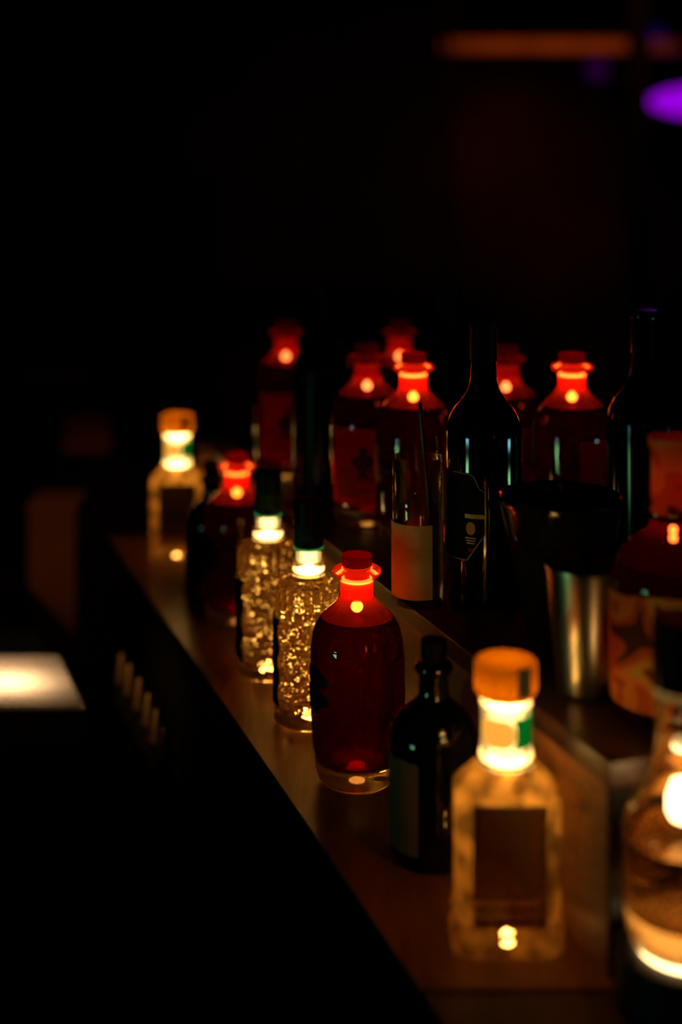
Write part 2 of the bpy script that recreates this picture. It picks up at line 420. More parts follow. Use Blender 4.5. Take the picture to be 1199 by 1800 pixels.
ep = [c0 + ACROSS * 0.001, c0 + ACROSS * (pw - 0.002), c0 + ACROSS * (pw - 0.002) + ALONG * 0.004, c0 + ACROSS * 0.001 + ALONG * 0.004]
link_mesh('shade_panel', prism([(v.x, v.y) for v in ep], LEDGE_Z, SHELF_Z - 0.018), M['black'], sh, 0)  # black face stands in for shade on the shelf end
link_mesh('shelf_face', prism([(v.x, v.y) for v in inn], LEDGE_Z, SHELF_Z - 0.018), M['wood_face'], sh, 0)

# steel work counter at the left, black counter before it
zc = 0.85
blk = prism([(-1.5, 0.55), (edge1(0.55) - 0.115, 0.55), (edge1(1.90) - 0.115, 1.90), (edge1(2.4) - 0.115, 2.4), (-1.5, 2.4)], 0.0, zc - 0.03)
tag(link_mesh('work_counter', blk, M['black_matte'], None, 0), 'black lower work counter at the left, beneath the steel tray', 'counter')
tr = thing('steel_tray', 'brushed steel tray shining warm under a lamp at the left edge', 'tray', (0, 0, 0))
q = [(-1.2, 1.715), (-0.322, 1.722), (-0.392, 1.905), (-1.2, 1.915)]
link_mesh('tray_plate', prism(q, zc - 0.03, zc, 0.004), M['steel'], tr, 30)
mt = prism([(-1.3, 0.6), (edge1(0.6) - 0.118, 0.6), (-0.318, 1.712), (-1.3, 1.705)], zc - 0.03, zc + 0.001, 0.003)
tag(link_mesh('bar_mat', mt, M['rubber'], None, 0), 'black rubber bar mat in front of the shining steel tray', 'mat')
rl = prism([(edge1(1.2) - 0.10, 1.2), (edge1(1.2) + 0.016, 1.2), (edge1(2.26) + 0.016, 2.26), (edge1(2.26) - 0.10, 2.26)], 0.55, 0.60)
tag(link_mesh('bottle_rail', rl, M['black_matte'], None, 0), 'black rail in the gap between work counter and bar', 'rail')
# row of small bottles with steel pourers in the rail
cup0 = None
cup_px = [(215, 1.905), (229, 1.862), (246, 1.812), (262, 1.760), (276, 1.708), (290, 1.656)]
cup_lab = ['farthest of the small rail bottles, its steel pourer glinting orange', 'second farthest small rail bottle with a glinting steel pourer',
           'third small rail bottle with a steel pourer, counted from the far end', 'fourth small rail bottle with a steel pourer, counted from the far end',
           'second nearest small rail bottle, its steel pourer almost black', 'nearest small rail bottle, its steel pourer lost in the dark']
for i, (px, d) in enumerate(cup_px):
    if cup0 is None:
        c = thing('rail_bottle', cup_lab[0], 'bottle', (0, 0, 0), 0, 'small bottles in the rail'); cup0 = c
        link_mesh('bottle_body', lathe([(0, 0), (0.016, 0), (0.0175, 0.003), (0.0175, 0.13), (0.014, 0.15), (0.0115, 0.165), (0.0115, 0.212), (0, 0.212)], 36), M['black'], c, 40)
        link_mesh('pourer', lathe([(0.0110, 0.2125), (0.0112, 0.216), (0.0040, 0.250), (0.0032, 0.252), (0, 0.252)], 32), M['rim_steel'], c, 40)
    else:
        c = copy_tree(cup0); c['label'] = cup_lab[i]
    c.location = at(px, d, 0.60)

# ------------------------------------------------------------------ red bottles
OUT = [(0, 0), (48, 0), (60, 3), (68, 12), (73, 30), (76, 60), (79.5, 130), (80, 200), (79.5, 238), (76, 262), (68, 282), (55, 298), (42, 309), (33, 318), (29.5, 328)]
red_prof = [(r * U, z * U) for r, z in smooth_prof(OUT, 4)]
def make_red():
    t = thing('red_bottle', '', 'bottle', (0, 0, 0), 0, 'red glowing bottles')
    lv = 292
    lower = [p for p in red_prof if p[1] <= lv * U and p[1] > 44 * U]
    upper = [p for p in red_prof if p[1] > lv * U]
    link_mesh('glass_body', lathe([(r + 0.0012, z) for r, z in lower], 72, False, False), M['clear'], t, 60)
    link_mesh('shoulder', lathe([(lower[-1][0] + 0.0012, lower[-1][1])] + [(r + 0.0012, z) for r, z in upper], 72, False, False), M['red_shoulder'], t, 60)
    base = [(r, max(z, 1.6 * U)) for r, z in red_prof if z <= 40 * U]
    base = [(0, 1.6 * U)] + [p for p in base if p[1] > 1.7 * U]
    link_mesh('glass_base', lathe(base + [(74 * U, 43 * U), (66 * U, 42 * U), (30 * U, 46 * U), (0, 48 * U)], 72), M['base_glass'], t, 50)
    liq = [(0, 49 * U), (30 * U, 47 * U), (66 * U, 44 * U), (73 * U, 46 * U)] + [p for p in lower if p[1] > 50 * U] + [(57 * U, lv * U), (0, (lv - 1) * U)]
    link_mesh('liquid', lathe(liq, 72), M['red_liquid'], t, 50)
    nk = [(29.5, 324), (29, 336), (29, 350), (31, 356), (40, 362), (43, 367), (42.5, 372), (37, 376), (28, 377), (24, 376), (22, 352), (22, 330), (24, 322)]
    nk = [(r * U, z * U) for r, z in smooth_prof(nk, 4)] 
    bm = lathe(nk + [nk[0]], 64, False, False); bmesh.ops.remove_doubles(bm, verts=bm.verts, dist=1e-6)
    link_mesh('neck', bm, M['neck_red'], t, 60)
    link_mesh('light_sticker', lathe([(0, 0), (14 * U, 0), (14 * U, 1.3 * U), (0, 1.3 * U)], 32), M['led_sticker'], t, 0)
    st = link_mesh('stopper', lathe([(0, 352 * U), (20 * U, 352 * U), (21 * U, 376 * U), (26 * U, 379 * U), (27.5 * U, 396 * U), (25.5 * U, 398.5 * U), (0, 398.5 * U)], 48), M['cork_red'], t, 40)
    link_mesh('light_tube', lathe([(0, 324 * U), (19.5 * U, 324 * U), (20.5 * U, 327 * U), (20.5 * U, 351 * U), (0, 351 * U)], 32), M['led_red'], st, 40)
    link_mesh('light_bulb', lathe([(0, 296 * U), (5 * U, 297 * U), (9.5 * U, 301 * U), (11 * U, 306 * U), (9.5 * U, 311.5 * U), (5 * U, 315 * U), (4 * U, 323 * U), (0, 323.5 * U)], 28), M['led_amber'], st, 60)
    link_mesh('glow_ring', lathe([(23 * U, 351 * U), (27 * U, 353 * U), (27 * U, 357 * U), (23 * U, 358 * U)], 32, False, False), M['led_amber'], st, 60)  # glowing ring added for the orange shine under the lip
    lb = link_mesh('label', patch(80 * U + 0.0016, math.radians(-52), math.radians(52), 62 * U, 225 * U, 0.0005, 40, 20), M['paper_red'], t, 30)
    bm = bmesh.new()
    for k in range(9):
        zz = (80 + k * 7) * U
        b2 = patch(80 * U + 0.0023, math.radians(-40), math.radians(-40 + 30 + 14 * ((k * 7) % 3)), zz, zz + 2.2 * U, 0.0003, 12, 1)
        tmp = bpy.data.meshes.new('t'); b2.to_mesh(tmp); b2.free(); bm.from_mesh(tmp); bpy.data.meshes.remove(tmp)
    b2 = patch(80 * U + 0.0023, math.radians(-10), math.radians(12), 120 * U, 185 * U, 0.0003, 12, 12, edgef=lambda v: (0.12 * math.sin(v * 9), -0.12 * math.sin(v * 9)))
    tmp = bpy.data.meshes.new('t'); b2.to_mesh(tmp); b2.free(); bm.from_mesh(tmp); bpy.data.meshes.remove(tmp)
    link_mesh('label_print', bm, M['print_dark'], lb, 0)
    em = patch(80 * U + 0.0013, math.radians(172), math.radians(214), 140 * U, 215 * U, 0.0006, 20, 28,
               edgef=lambda v: (0.16 * math.sin(v * 14), -0.16 * math.sin(v * 14 + 0.5)))
    link_mesh('emblem', em, M['emblem'], t, 30)
    return t
def red_at(o, px, s, z, az, label, far=False, dim=None):
    d = D0 / s
    o.location = at(px, d, z); o.rotation_euler = (0, 0, math.radians(az)); o['label'] = label
    return o
R0 = make_red()
reds = [  # px, scale, level, azimuth of the label, label
    (628, 1.0, LEDGE_Z, 12, 'sharp glowing red bottle in the middle, front row beside the dark bottle'),
    (727, 0.835, SHELF_Z, 8, 'red bottle on the raised shelf right behind the glass with a cream label'),
    (1006, 0.835, SHELF_Z, -35, 'red bottle with bright neck rising behind the black bucket'),
    (417, 0.742, LEDGE_Z, 20, 'dark red bottle on the ledge between two clear bottles, red light in its neck'),
    (503, 0.690, SHELF_Z, -85, 'blurred red bottle with a round light spot, farthest left on the raised shelf'),
    (646, 0.795, SHELF_Z, -98, 'dim red bottle with a wide red label, left of the brighter red one'),
    (703, 0.690, SHELF_Z, -60, 'red bottle mostly hidden, only its neck showing above the bright red stopper'),
    (890, 0.800, SHELF_Z, -40, 'half hidden red bottle with striped label between tall dark bottle and bucket'),
]
red_objs = []
for i, (px, s, z, az, lab) in enumerate(reds):
    o = R0 if i == 0 else copy_tree(R0)
    red_at(o, px, s, z, az, lab); red_objs.append(o)
# four back bottles get dimmer tube, ring and bulb materials
for i in (4, 5, 6, 7):
    for ch in red_objs[i].children:
        for g in ch.children:
            if g.name.startswith('glow_ring'): g.data = g.data.copy(); g.data.materials[0] = M['led_red_far']
            if g.name.startswith('light_tube') or g.name.startswith('light_bulb'):
                mm = M['led_red_far'] if g.name.startswith('light_tube') else M['led_amber_far']
                g.data = g.data.copy(); g.data.materials[0] = mm

# ------------------------------------------------------------------ square bottles with amber caps
def make_square():
    t = thing('square_bottle', '', 'bottle', (0, 0, 0), 0, 'square lit bottles')
    hx, hy, c = 0.0405, 0.029, 0.0115
    secs = [(hx - 0.002, hy - 0.002, c, 0.0), (hx + 0.001, hy + 0.001, c, 0.002), (hx + 0.001, hy + 0.001, c, 0.019), (hx - 0.0015, hy - 0.0015, c, 0.0225),
            (hx - 0.0015, hy - 0.0015, c, 0.112), (hx - 0.003, hy - 0.003, c, 0.117), (0.0225, 0.0195, 0.0085, 0.1315), (0.0205, 0.0185, 0.0085, 0.1335)]
    bd = link_mesh('body', loft(secs), M['square_glass'], t, 25)
    bd.data.materials.append(M['panel_glass'])      # flat front and back panels, less haze so they stay dark
    for p in bd.data.polygons:
        if abs(p.normal.y) > 0.95 and 0.024 < p.center.z < 0.113: p.material_index = 1
    link_mesh('light_sticker', lathe([(0, 0.0012), (0.0045, 0.0012), (0.0045, 0.0028), (0, 0.0028)], 32), M['led_sticker'], t, 0)
    nk = [(0.0215, 0.1338), (0.0212, 0.138), (0.0195, 0.143), (0.0186, 0.150), (0.0184, 0.172), (0.0195, 0.178), (0.0190, 0.183)]
    inner = [(r - 0.0035, z) for r, z in nk][::-1]
    bm = lathe(nk + inner + [nk[0]], 56, False, False); bmesh.ops.remove_doubles(bm, verts=bm.verts, dist=1e-6)
    link_mesh('neck', bm, M['neck_clear'], t, 50)
    st = link_mesh('stopper', lathe([(0.0165, 0.1835), (0.0215, 0.184), (0.0240, 0.1885), (0.0240, 0.2085), (0.0225, 0.2105), (0, 0.2105), (0, 0.2095), (0.0215, 0.2090), (0.0228, 0.2075), (0.0228, 0.189), (0.0206, 0.1852), (0.0165, 0.1845)], 12, False, False), M['cap_amber'], t, 20)
    link_mesh('light_tube', lathe([(0, 0.139), (0.0125, 0.139), (0.013, 0.141), (0.013, 0.182), (0.012, 0.186), (0, 0.186)], 32), M['led_cream'], st, 40)
    link_mesh('light_bulb', lathe([(0, 0.1345), (0.014, 0.1345), (0.0148, 0.136), (0.0140, 0.1385), (0, 0.1385)], 32), M['led_warm'], st, 60)
    link_mesh('glow_ring', lathe([(0.013, 0.176), (0.0146, 0.1772), (0.0146, 0.183), (0.013, 0.184)], 32, False, False), M['led_warm'], st, 60)
    sl = link_mesh('neck_seal', patch(0.0188, math.radians(-72), math.radians(25), 0.149, 0.1715, 0.0003, 40, 8, edgef=lambda v: (0.5 * (2 * v - 1) ** 2 * -0.3, 0)), M['seal_green'], t, 40)
    link_mesh('seal_medallion', patch(0.01880, math.radians(-168), math.radians(-73), 0.1492, 0.1708, 0.0003, 30, 8,
              topf=lambda u: 0.1602 + 0.0104 * math.sqrt(max(0.02, 1 - (2 * u - 1) ** 4)), botf=lambda u: 0.1602 - 0.0104 * math.sqrt(max(0.02, 1 - (2 * u - 1) ** 4))), M['seal_cream'], sl, 40)
    bm = patch(0.0243, math.radians(-76), math.radians(-48), 0.189, 0.2108, 0.0004, 8, 4)
    link_mesh('seal_strip', bm, M['seal_olive'], t, 30)
    return t
J = make_square()
J['label'] = 'square clear bottle with glowing amber cap and green neck seal, large in front'
J.location = at(890, 1.030, LEDGE_Z)
Pq = copy_tree(J)
Pq['label'] = 'blurred square clear bottle with glowing neck, farthest on the ledge'
Pq.location = at(312, 1.293 / 0.634, LEDGE_Z); Pq.rotation_euler = (0, 0, math.radians(8))

# ------------------------------------------------------------------ textured clear bottles with dark green caps
def make_crystal():
    t = thing('crystal_bottle', '', 'bottle', (0, 0, 0), 0, 'cut glass bottles')
    prof = []
    H = 0.152
    nz = 150
    def base_r(z):
        R = 0.0352
        if z < 0.004: return R - 0.0035 + 0.0035 * (z / 0.004) ** 0.5
        if z > H - 0.012:
            u = (z - (H - 0.012)) / 0.012
            return R - 0.014 * u * u - 0.0015 * u
        return R
    for i in range(nz + 1):
        z = H * i / nz
        prof.append((base_r(z), z))
    def radf(r, a, z):
        # gently eight sided
        k = math.cos(PI / 8) / math.cos((a + PI / 8) % (PI / 4) - PI / 8)
        r = r * (0.75 + 0.25 * k * 1.04)
        if z > 0.1505: return r
        if z < 0.018:        # foot: soft ripples
            p = Vector((a * 0.035, z, 0)) * 160
            return r + 0.0012 + 0.0009 * noise.noise(p)
        if z > 0.112:        # cut blocks below the shoulder
            bz = (z - 0.112) / 0.0095; ba = a / (2 * PI) * 22
            f = min(abs(bz % 1 - 0.5), abs(ba % 1 - 0.5)) if False else max(abs(bz % 1 - 0.5), abs(ba % 1 - 0.5))
            return r - 0.0016 * max(0, (f - 0.34) / 0.16)
        cell = noise.voronoi(Vector((math.cos(a) * 0.036, math.sin(a) * 0.036, z)) * 215)[0]
        return r - 0.0026 + 0.0046 * min(0.8, cell[1] - cell[0])
    bm = lathe(prof, 176, False, True, radf)
    link_mesh('body', bm, M['crystal'], t, 50)
    link_mesh('light_sticker', lathe([(0, 0.0052), (0.006, 0.0052), (0.006, 0.0068), (0, 0.0068)], 32), M['led_sticker'], t, 0)
    rnd = random.Random(3); bm = bmesh.new()
    for k in range(30):
        a = k * 2.4; zz = 0.022 + 0.112 * k / 29; rr = 0.010 + 0.013 * rnd.random()
        bmesh.ops.create_icosphere(bm, subdivisions=1, radius=0.0011, matrix=Matrix.Translation((rr * math.cos(a), rr * math.sin(a), zz)))
    link_mesh('glint_beads', bm, M['glint_bead'], t, 60)  # glowing beads added inside the glass to make gold glints
    nk = [(0.0180, 0.1535), (0.0176, 0.157), (0.0166, 0.160), (0.0168, 0.164), (0.0160, 0.168), (0.0158, 0.180)]
    inner = [(r - 0.004, z) for r, z in nk][::-1]
    bm = lathe(nk + inner + [nk[0]], 56, False, False); bmesh.ops.remove_doubles(bm, verts=bm.verts, dist=1e-6)
    link_mesh('neck', bm, M['neck_clear'], t, 50)
    cp = link_mesh('cap', lathe([(0.0152, 0.1822), (0.0153, 0.2275), (0.0146, 0.231), (0.012, 0.2325), (0, 0.2325), ], 48, True, True), M['cap_green'], t, 40)
    link_mesh('cap_band', lathe([(0.0154, 0.1825), (0.0157, 0.183), (0.0157, 0.2055), (0.0154, 0.206)], 48, False, False), M['band_green'], cp, 40)
    link_mesh('cap_rim', lathe([(0.0150, 0.1805), (0.0160, 0.1806), (0.0160, 0.1822), (0.0150, 0.1824)], 48, False, False), M['teal_line'], cp, 40)
    link_mesh('light_bulb', lathe([(0, 0.1545), (0.011, 0.1545), (0.012, 0.156), (0.0115, 0.1585), (0, 0.1585)], 32), M['led_warm'], t, 50)
    link_mesh('light_tube', lathe([(0, 0.166), (0.0085, 0.166), (0.009, 0.168), (0.009, 0.176), (0, 0.176)], 32), M['led_cream'], t, 50)
    link_mesh('label', patch(0.0372, math.radians(150), math.radians(218), 0.022, 0.112, 0.0005, 24, 20,
              edgef=lambda v: (0, -0.12 * math.sin(v * PI * 3) ** 2)), M['side_label'], t, 40)
    return t
Mb = make_crystal()
Mb['label'] = 'cut glass bottle with dark green cap directly behind the sharp red bottle'
Mb.location = at(543, D0 / 0.90, LEDGE_Z)
Nb = copy_tree(Mb)
Nb['label'] = 'cut glass bottle with dark green cap between dark red bottle and its twin'
Nb.location = at(472, D0 / 0.822, LEDGE_Z); Nb.rotation_euler = (0, 0, 0.12)

# ------------------------------------------------------------------ dark apothecary bottles
def make_dark():
    t = thing('dark_bottle', '', 'bottle', (0, 0, 0), 0, 'black rounded bottles')
    pr = smooth_prof([(0, 0), (0.031, 0), (0.0355, 0.003), (0.0372, 0.010), (0.0372, 0.060), (0.0372, 0.094), (0.0355, 0.108), (0.029, 0.120), (0.0195, 0.128), (0.0138, 0.134), (0.0124, 0.142), (0.0124, 0.154)], 5)
    link_mesh('body', lathe(pr, 72, True, True), M['dark_glass'], t, 60)
    link_mesh('lip', lathe([(0.0122, 0.153), (0.0150, 0.1545), (0.0165, 0.158), (0.0160, 0.1615), (0.0135, 0.163), (0.0, 0.1632)], 48), M['dark_glass'], t, 60)
    link_mesh('stopper', lathe([(0.0098, 0.1635), (0.0108, 0.165), (0.0112, 0.180), (0.0104, 0.1815), (0, 0.1815)], 40), M['capsule'], t, 40)
    link_mesh('label', patch(0.0375, math.radians(165), math.radians(246), 0.014, 0.090, 0.0005, 30, 6), M['paper_grey'], t, 30)
    return t
K = make_dark()
K['label'] = 'black round shouldered bottle with grey label between sharp red bottle and square bottle'
K.location = at(763, 1.155, LEDGE_Z)
Q = copy_tree(K)
Q['label'] = 'black rounded bottle tucked between far square bottle and dark red bottle'
Q.location = at(373, D0 / 0.70, LEDGE_Z); Q.rotation_euler = (0, 0, 2.2)

# ------------------------------------------------------------------ tall dark wine bottles
def make_wine(label=False):
    t = thing('wine_bottle', '', 'bottle', (0, 0, 0), 0, 'tall dark bottles')
    pr = smooth_prof([(0, 0.004), (0.028, 0.0), (0.034, 0.001), (0.0372, 0.006), (0.0375, 0.02), (0.0375, 0.10), (0.0375, 0.158), (0.0365, 0.172), (0.031, 0.186), (0.022, 0.197), (0.0150, 0.209), (0.0130, 0.222), (0.0125, 0.235)], 5)
    link_mesh('body', lathe(pr, 72, True, True), M['dark_glass'], t, 60)
    link_mesh('capsule', lathe([(0.0128, 0.235), (0.0133, 0.236), (0.0136, 0.268), (0.0148, 0.270), (0.0148, 0.277), (0.0138, 0.279), (0, 0.279)], 48), M['capsule'], t, 40)
    return t
B = make_wine()
B['label'] = 'tall black bottle with gold edged black label, centre of the raised shelf'
B.location = at(851, 1.346, SHELF_Z)
for px, s, lab in ((1132, 0.92, 'tall dark bottle at the right, behind the black bucket and beside the lit red bottle'),
                   (566, 0.735, 'tall dark bottle behind the green capped cut glass bottle, between two red bottles'),
                   (790, 0.76, 'tall dark bottle hardly visible behind the red bottle and the gold edged one')):
    c = copy_tree(B); c['label'] = lab
    for g in c.children: g.data = g.data.copy(); g.data.materials[0] = M['dull_glass'] if s < 0.9 else M['dim_glass']
    c.location = at(px, D0 / s, SHELF_Z)
# label of the sharp one
RB = 0.0375
A0, A1 = math.radians(178), math.radians(266)
def ltop(u): return 0.131 - 0.016 / (1 + math.exp(-(u - 0.86) * 34)) 
def lbot(u): return 0.048 + 0.026 * max(0, (u - 0.70) / 0.30)
lb = link_mesh('label', patch(RB + 0.0002, A0, A1, 0.045, 0.13, 0.0005, 40, 12, topf=ltop, botf=lbot), M['label_black'], B, 30)
def curve_tube(pts, rad, name, mat, parent):
    bm = bmesh.new(); rings = []
    for i, p in enumerate(pts):
        p = Vector(p); tdir = (Vector(pts[min(i + 1, len(pts) - 1)]) - Vector(pts[max(i - 1, 0)])).normalized()
        n1 = tdir.orthogonal().normalized(); n1 = Vector((p.x, p.y, 0)).normalized() if parent is not None and name != 'straw_body' else n1
        n1 = (n1 - tdir * n1.dot(tdir)).normalized(); n2 = tdir.cross(n1)
        rings.append([bm.verts.new(p + n1 * rad * math.cos(a) + n2 * rad * math.sin(a)) for a in [k * PI / 4 for k in range(8)]])
    for a, b in zip(rings, rings[1:]):
        for i in range(8):
            bm.faces.new((a[i], a[(i + 1) % 8], b[(i + 1) % 8], b[i]))
    bm.faces.new(rings[0][::-1]); bm.faces.new(rings[-1])
    return link_mesh(name, bm, mat, parent, 60)
RL = RB + 0.0008
def onB(a, z, R=RL): return (R * math.cos(a), R * math.sin(a), z)
pts = [onB(A0 + (A1 - A0) * u, ltop(u)) for u in [0.4 + 0.6 * k / 24 for k in range(25)]]
pts += [onB(A1, 0.115 - (0.115 - 0.074) * k / 10) for k in range(1, 11)]
pts += [onB(A0 + (A1 - A0) * u, lbot(u)) for u in [1 - 0.8 * k / 24 for k in range(1, 25)]]
curve_tube(pts, 0.0006, 'label_border', M['gold_matte'], lb)
am = math.radians(245)
link_mesh('gold_band', patch(RL, math.radians(236), math.radians(266), 0.0885, 0.0925, 0.0003, 12, 2), M['gold_matte'], lb, 30)
bm = patch(RL, math.radians(238), math.radians(252), 0.072, 0.0855, 0.0004, 24, 10,
           topf=lambda u: 0.0788 + 0.0062 * math.sqrt(max(0.0, 1 - (2 * u - 1) ** 2)), botf=lambda u: 0.0788 - 0.0062 * math.sqrt(max(0.0, 1 - (2 * u - 1) ** 2)))
bmesh.ops.remove_doubles(bm, verts=bm.verts, dist=1e-6)
link_mesh('gold_medallion', bm, M['gold'], lb, 30)
for k in range(3):
    link_mesh('printed_line', patch(RL, math.radians(237 + k), math.radians(253 - k), 0.0690 - 0.0025 * k, 0.0702 - 0.0025 * k, 0.0003, 10, 1), M['gold_matte'], lb, 0)
link_mesh('red_stamp', patch(RL, math.radians(241), math.radians(250), 0.0565, 0.0600, 0.0003, 8, 1), M['paper_red'], lb, 0)
text_patch('DO', 0.0150, RB, math.radians(206), 0.1035, lb, M['gold_matte'])
text_patch('O', 0.0150, RB, math.radians(200), 0.084, lb, M['gold_matte'])

# ------------------------------------------------------------------ glass with cream label and black straw
gl = thing('tall_glass', 'tall clear glass with cream paper label, left of the gold edged black bottle', 'glass', at(735, 1.335, SHELF_Z))
RG = 0.0250
go = [(0, 0.0), (RG - 0.002, 0.0), (RG, 0.002), (RG, 0.142), (RG - 0.0008, 0.1435), (RG - 0.0016, 0.142), (RG - 0.0018, 0.016), (RG - 0.005, 0.0125), (0, 0.012)]
link_mesh('glass_wall', lathe(go, 64), M['clear_hazy'], gl, 50)
link_mesh('label', patch(RG + 0.0003, math.radians(176), math.radians(300), 0.010, 0.0815, 0.0005, 36, 10,
          botf=lambda u: 0.010 + 0.004 * max(0, 1 - u * 14)), M['paper'], gl, 30)
b0 = Vector(at(735, 1.335, SHELF_Z))
strw = tag(bpy.data.objects.new('drinking_straw', None), 'thin black straw leaning in the tall glass before the red bottle', 'straw'); COL.objects.link(strw)
strw.location = b0 + Vector((0.012, 0.0, 0.0145))
curve_tube([(0.006 - 0.0148 * k / 10 * 1.05, -0.004 + 0.010 * k / 10, 0.1795 * k / 10 + 0.001) for k in range(11)], 0.0019, 'straw_body', M['straw'], strw)

# ------------------------------------------------------------------ black bucket and steel tin
bk = thing('ice_bucket', 'black tapered bucket with gold and red reflections, behind the steel tin', 'bucket', at(985, 1.243, SHELF_Z))
bo = [(0, 0), (0.028, 0), (0.0305, 0.002), (0.0545, 0.118), (0.0565, 0.122), (0.0570, 0.1265), (0.0555, 0.128), (0.0530, 0.1265), (0.0525, 0.118), (0.0285, 0.006), (0, 0.005)]
link_mesh('bucket_wall', lathe(bo, 80), M['bucket'], bk, 40)
link_mesh('bucket_band', lathe([(0.0470, 0.0835), (0.0484, 0.0842), (0.0497, 0.0905), (0.0484, 0.0915)], 80, False, False), M['capsule'], bk, 40)
tn = thing('shaker_tin', 'brushed steel shaker tin with golden sheen, left of the printed red bottle', 'shaker', at(1030, 1.106, SHELF_Z))
to = [(0, 0), (0.0215, 0), (0.0232, 0.0018), (0.0236, 0.006), (0.0318, 0.102), (0.0318, 0.104), (0.0308, 0.105), (0.0304, 0.102), (0.0225, 0.008), (0, 0.005)]
link_mesh('tin_wall', lathe(to, 72), M['tin'], tn, 40)
link_mesh('tin_rim', lathe([(0.0316, 0.1015), (0.0330, 0.1022), (0.0330, 0.1045), (0.0316, 0.1055)], 72, False, False), M['tin'], tn, 40)

# ------------------------------------------------------------------ printed red bottle at the right
Fb = thing('printed_bottle', 'pink bottle with orange patterned label at the right edge, light in its neck', 'bottle', at(1184, 1.067, SHELF_Z))
fo = smooth_prof([(0, 0), (0.040, 0), (0.0455, 0.003), (0.0478, 0.012), (0.0485, 0.04), (0.0485, 0.098), (0.0478, 0.109), (0.043, 0.122), (0.034, 0.133), (0.024, 0.140), (0.0185, 0.146), (0.0175, 0.152)], 5)
link_mesh('glass_body', lathe([(r, z) for r, z in fo if r > 0], 72, False, True), M['pink_glass'], Fb, 60)
lq = [(max(0, r - 0.002), max(z, 0.010)) for r, z in fo if z < 0.121] + [(0.041, 0.122), (0, 0.1215)]
lq = [p for i, p in enumerate(lq) if i == 0 or (abs(p[0] - lq[i - 1][0]) + abs(p[1] - lq[i - 1][1])) > 1e-5]
link_mesh('liquid', lathe(lq, 72), M['pink_liquid'], Fb, 50)
link_mesh('label', patch(0.0488, math.radians(150), math.radians(390), 0.014, 0.1005, 0.0005, 60, 8, topf=lambda u: 0.1005 - 0.003 * math.sin(u * 11)), M['pink_label'], Fb, 30)
nk = [(0.0172, 0.157), (0.0172, 0.158), (0.0168, 0.205), (0.0190, 0.208), (0.0190, 0.216), (0.0, 0.217)]
link_mesh('neck_wrap', lathe(nk, 48, True, False), M['pink_label'], Fb, 40)
link_mesh('light_bulb', lathe([(0, 0.1335), (0.0022, 0.134), (0.0029, 0.136), (0.0024, 0.1385), (0.0010, 0.1395), (0.0024, 0.1405), (0.0029, 0.143), (0.0022, 0.1455), (0, 0.146)], 24), M['led_amber'], Fb, 60)
link_mesh('light_tube', lathe([(0, 0.156), (0.004, 0.156), (0.004, 0.198), (0, 0.198)], 24), M['led_red'], Fb, 40)

# ------------------------------------------------------------------ round clear decanter on a lit block, bottom right
IB = at(1205, 0.946, 0.0)
bl = thing('display_block', 'dark block with a lit top under the round clear bottle, bottom right corner', 'block', (IB[0], IB[1], LEDGE_Z - 0.001))
link_mesh('block_body', lathe([(0, 0), (0.046, 0), (0.048, 0.002), (0.048, 0.040), (0.046, 0.042), (0, 0.042)], 64), M['black'], bl, 40)
link_mesh('light_disc', lathe([(0, 0.0422), (0.033, 0.0422), (0.033, 0.0440), (0, 0.0440)], 48), M['led_decanter'], bl, 40)
IZ = LEDGE_Z - 0.001 + 0.0445
dc = thing('round_bottle', 'round clear bottle glowing from below at the bottom right edge', 'bottle', (IB[0], IB[1], IZ))
io = smooth_prof([(0.030, 0.0), (0.037, 0.003), (0.0415, 0.012), (0.0428, 0.028), (0.043, 0.05), (0.043, 0.076), (0.0425, 0.086), (0.038, 0.099), (0.030, 0.112), (0.0245, 0.124), (0.0212, 0.138), (0.0205, 0.152), (0.0203, 0.172)], 5)
link_mesh('glass_body', lathe(io, 80, False, True), M['decanter_glass'], dc, 60)
ib = [(0, 0.0008), (0.029, 0.0008), (0.0355, 0.0042), (0.0398, 0.013), (0.0408, 0.020), (0.036, 0.023), (0.020, 0.026), (0, 0.027)]
link_mesh('glass_base', lathe(ib, 72), M['base_glow'], dc, 50)
il = [(0, 0.0278), (0.020, 0.0267), (0.036, 0.0238), (0.0410, 0.026), (0.0414, 0.045), (0.0414, 0.074), (0.0410, 0.076), (0, 0.0758)]
link_mesh('liquid', lathe(il, 72), M['clear_liquid'], dc, 50)
cp = link_mesh('cap', lathe([(0.0205, 0.1785), (0.0225, 0.179), (0.0228, 0.222), (0.0215, 0.2255), (0, 0.2255)], 48), M['capsule'], dc, 40)
link_mesh('cap_band', lathe([(0.0206, 0.1725), (0.0212, 0.173), (0.0212, 0.1778), (0.0206, 0.178)], 48, False, False), M['seal_cream'], cp, 40)
link_mesh('light_bulb', lathe([(0, 0.086), (0.010, 0.087), (0.0125, 0.092), (0.0125, 0.102), (0.009, 0.112), (0, 0.112)], 32), M['led_decanter'], cp, 60)

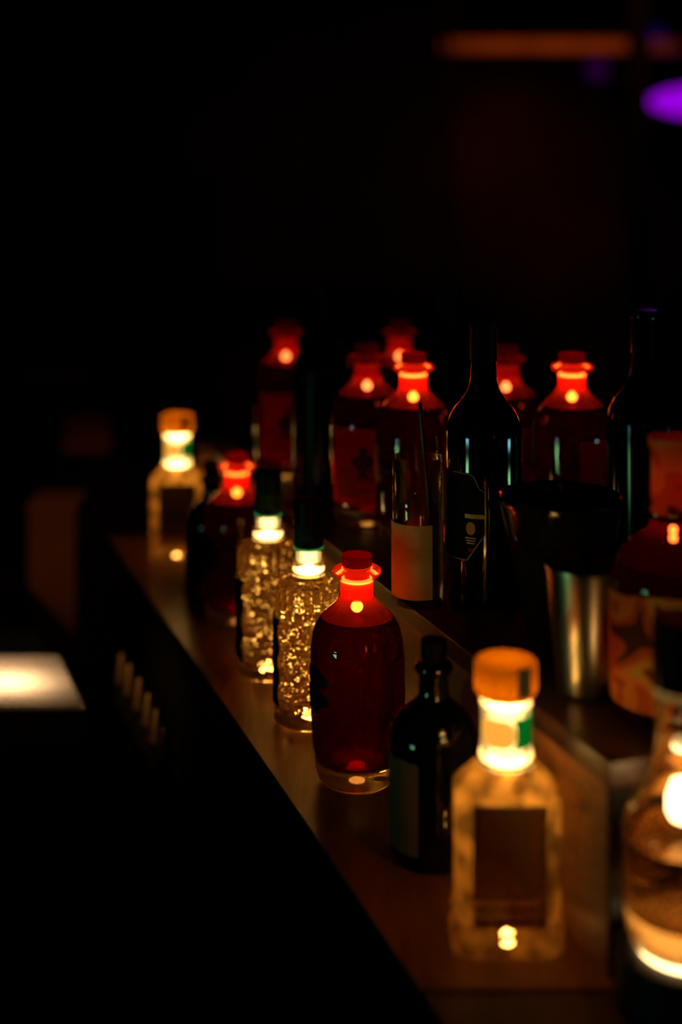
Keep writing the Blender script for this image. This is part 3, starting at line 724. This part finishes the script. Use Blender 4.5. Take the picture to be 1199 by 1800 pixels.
# ------------------------------------------------------------------ far background
bm = box(0.31, 1.25, 5.0, 5.06, 1.945, 1.993, 0.004)
tag(link_mesh('wooden_beam', bm, M['beam'], None, 0), 'orange lit wooden beam high in the dark room at the top right', 'beam')
pd = [(0.385, 'thin dark post crossing the left end of the lit beam'), (1.075, 'wider dark post crossing the right part of the lit beam')]
for k, (x, lab) in enumerate(pd):
    ww = 0.010 if k == 0 else 0.034
    tag(link_mesh('dark_post', box(x - ww, x + ww, 4.90, 4.96, 0, 2.9, 0.004), M['black_matte'], None, 0), lab, 'post', 'dark posts before the beam')
pl = thing('pendant_lamp', 'violet flat pendant lamp glowing at the top right edge', 'lamp', ((1225 - 600) / F_PX * 5.2, 5.2, CAM_Z + (290 - 178) / F_PX * 5.2))
link_mesh('lamp_shade', lathe([(0, -0.058), (0.06, -0.055), (0.12, -0.042), (0.17, -0.020), (0.185, 0.0), (0.17, 0.020), (0.12, 0.042), (0.06, 0.055), (0, 0.058)], 48), M['purple'], pl, 80)
link_mesh('lamp_cap', lathe([(0.03, 0.057), (0.03, 0.075), (0.008, 0.085), (0.008, 0.09)], 24), M['capsule'], pl, 40)
link_mesh('lamp_cord', lathe([(0.003, 0.09), (0.003, 2.9 - pl.location.z)], 12), M['capsule'], pl, 40)
for px, py, mm, lab, nm in ((1050, 122, 'violet_dim', 'dim violet spotlight beneath the lit beam', 0), (1152, 68, 'blue_dim', 'dim blue spotlight above the lit beam', 1)):
    sp = thing('stage_light', lab, 'spotlight', ((px - 600) / F_PX * 5.6, 5.6, CAM_Z + (290 - py) / F_PX * 5.6), 0, 'dim stage spotlights')
    l = link_mesh('lens', lathe([(0, 0.0), (0.045, 0.0), (0.045, 0.006), (0, 0.012)], 32), M[mm], sp, 40); l.rotation_euler = (PI / 2, 0, 0)
    h = link_mesh('housing', lathe([(0.047, 0.004), (0.050, 0.004), (0.050, -0.10), (0.03, -0.13), (0, -0.13), (0, -0.002), (0.047, -0.002)], 32), M['capsule'], sp, 40); h.rotation_euler = (PI / 2, 0, 0)
    link_mesh('hanger', lathe([(0.006, 0.045), (0.006, 2.9 - sp.location.z)], 12), M['capsule'], sp, 40)
# far left: wooden box on a dark back counter, card on the partition behind it
tag(link_mesh('back_counter', box(-1.3, -0.30, 2.42, 2.75, 0.0, 0.55, 0.004), M['black_matte'], None, 0), 'dark low counter in the gloom at the far left', 'counter')
tag(link_mesh('light_blocker', box(-0.500, -0.28, 2.86, 3.05, 0.0, 1.50, 0.004), M['black_matte'], None, 0), 'added tall black block shading the ledge, behind the far square bottle', 'light blocker')  # added block that keeps the downlight off the far ledge
wb = thing('wooden_box', 'dim brown upright wooden box standing in the gloom at the far left', 'box', ((100 - 600) / F_PX * 2.45, 2.46, 0.55))
link_mesh('box_body', box(-0.042, 0.042, -0.05, 0.05, 0, 0.365, 0.003), M['box_wood'], wb, 0)
link_mesh('box_lid', box(-0.044, 0.044, -0.052, 0.052, 0.366, 0.384, 0.003), M['box_wood'], wb, 0)
tag(link_mesh('dark_partition', box(-1.3, -0.30, 2.78, 2.82, 0.0, 1.10), M['black_matte'], None, 0), 'dark partition at the far left behind the small card', 'partition')
cd = thing('wall_card', 'small dim reddish square picture on the dark partition at the left', 'picture', ((151 - 600) / F_PX * 2.77, 2.778, CAM_Z - (761 - 290) / F_PX * 2.77))
link_mesh('picture_print', box(-0.049, 0.049, -0.006, -0.002, -0.041, 0.041), M['card'], cd, 0)
fr = box(-0.054, 0.054, -0.004, 0.0, -0.046, 0.046)
link_mesh('picture_back', fr, M['capsule'], cd, 0)
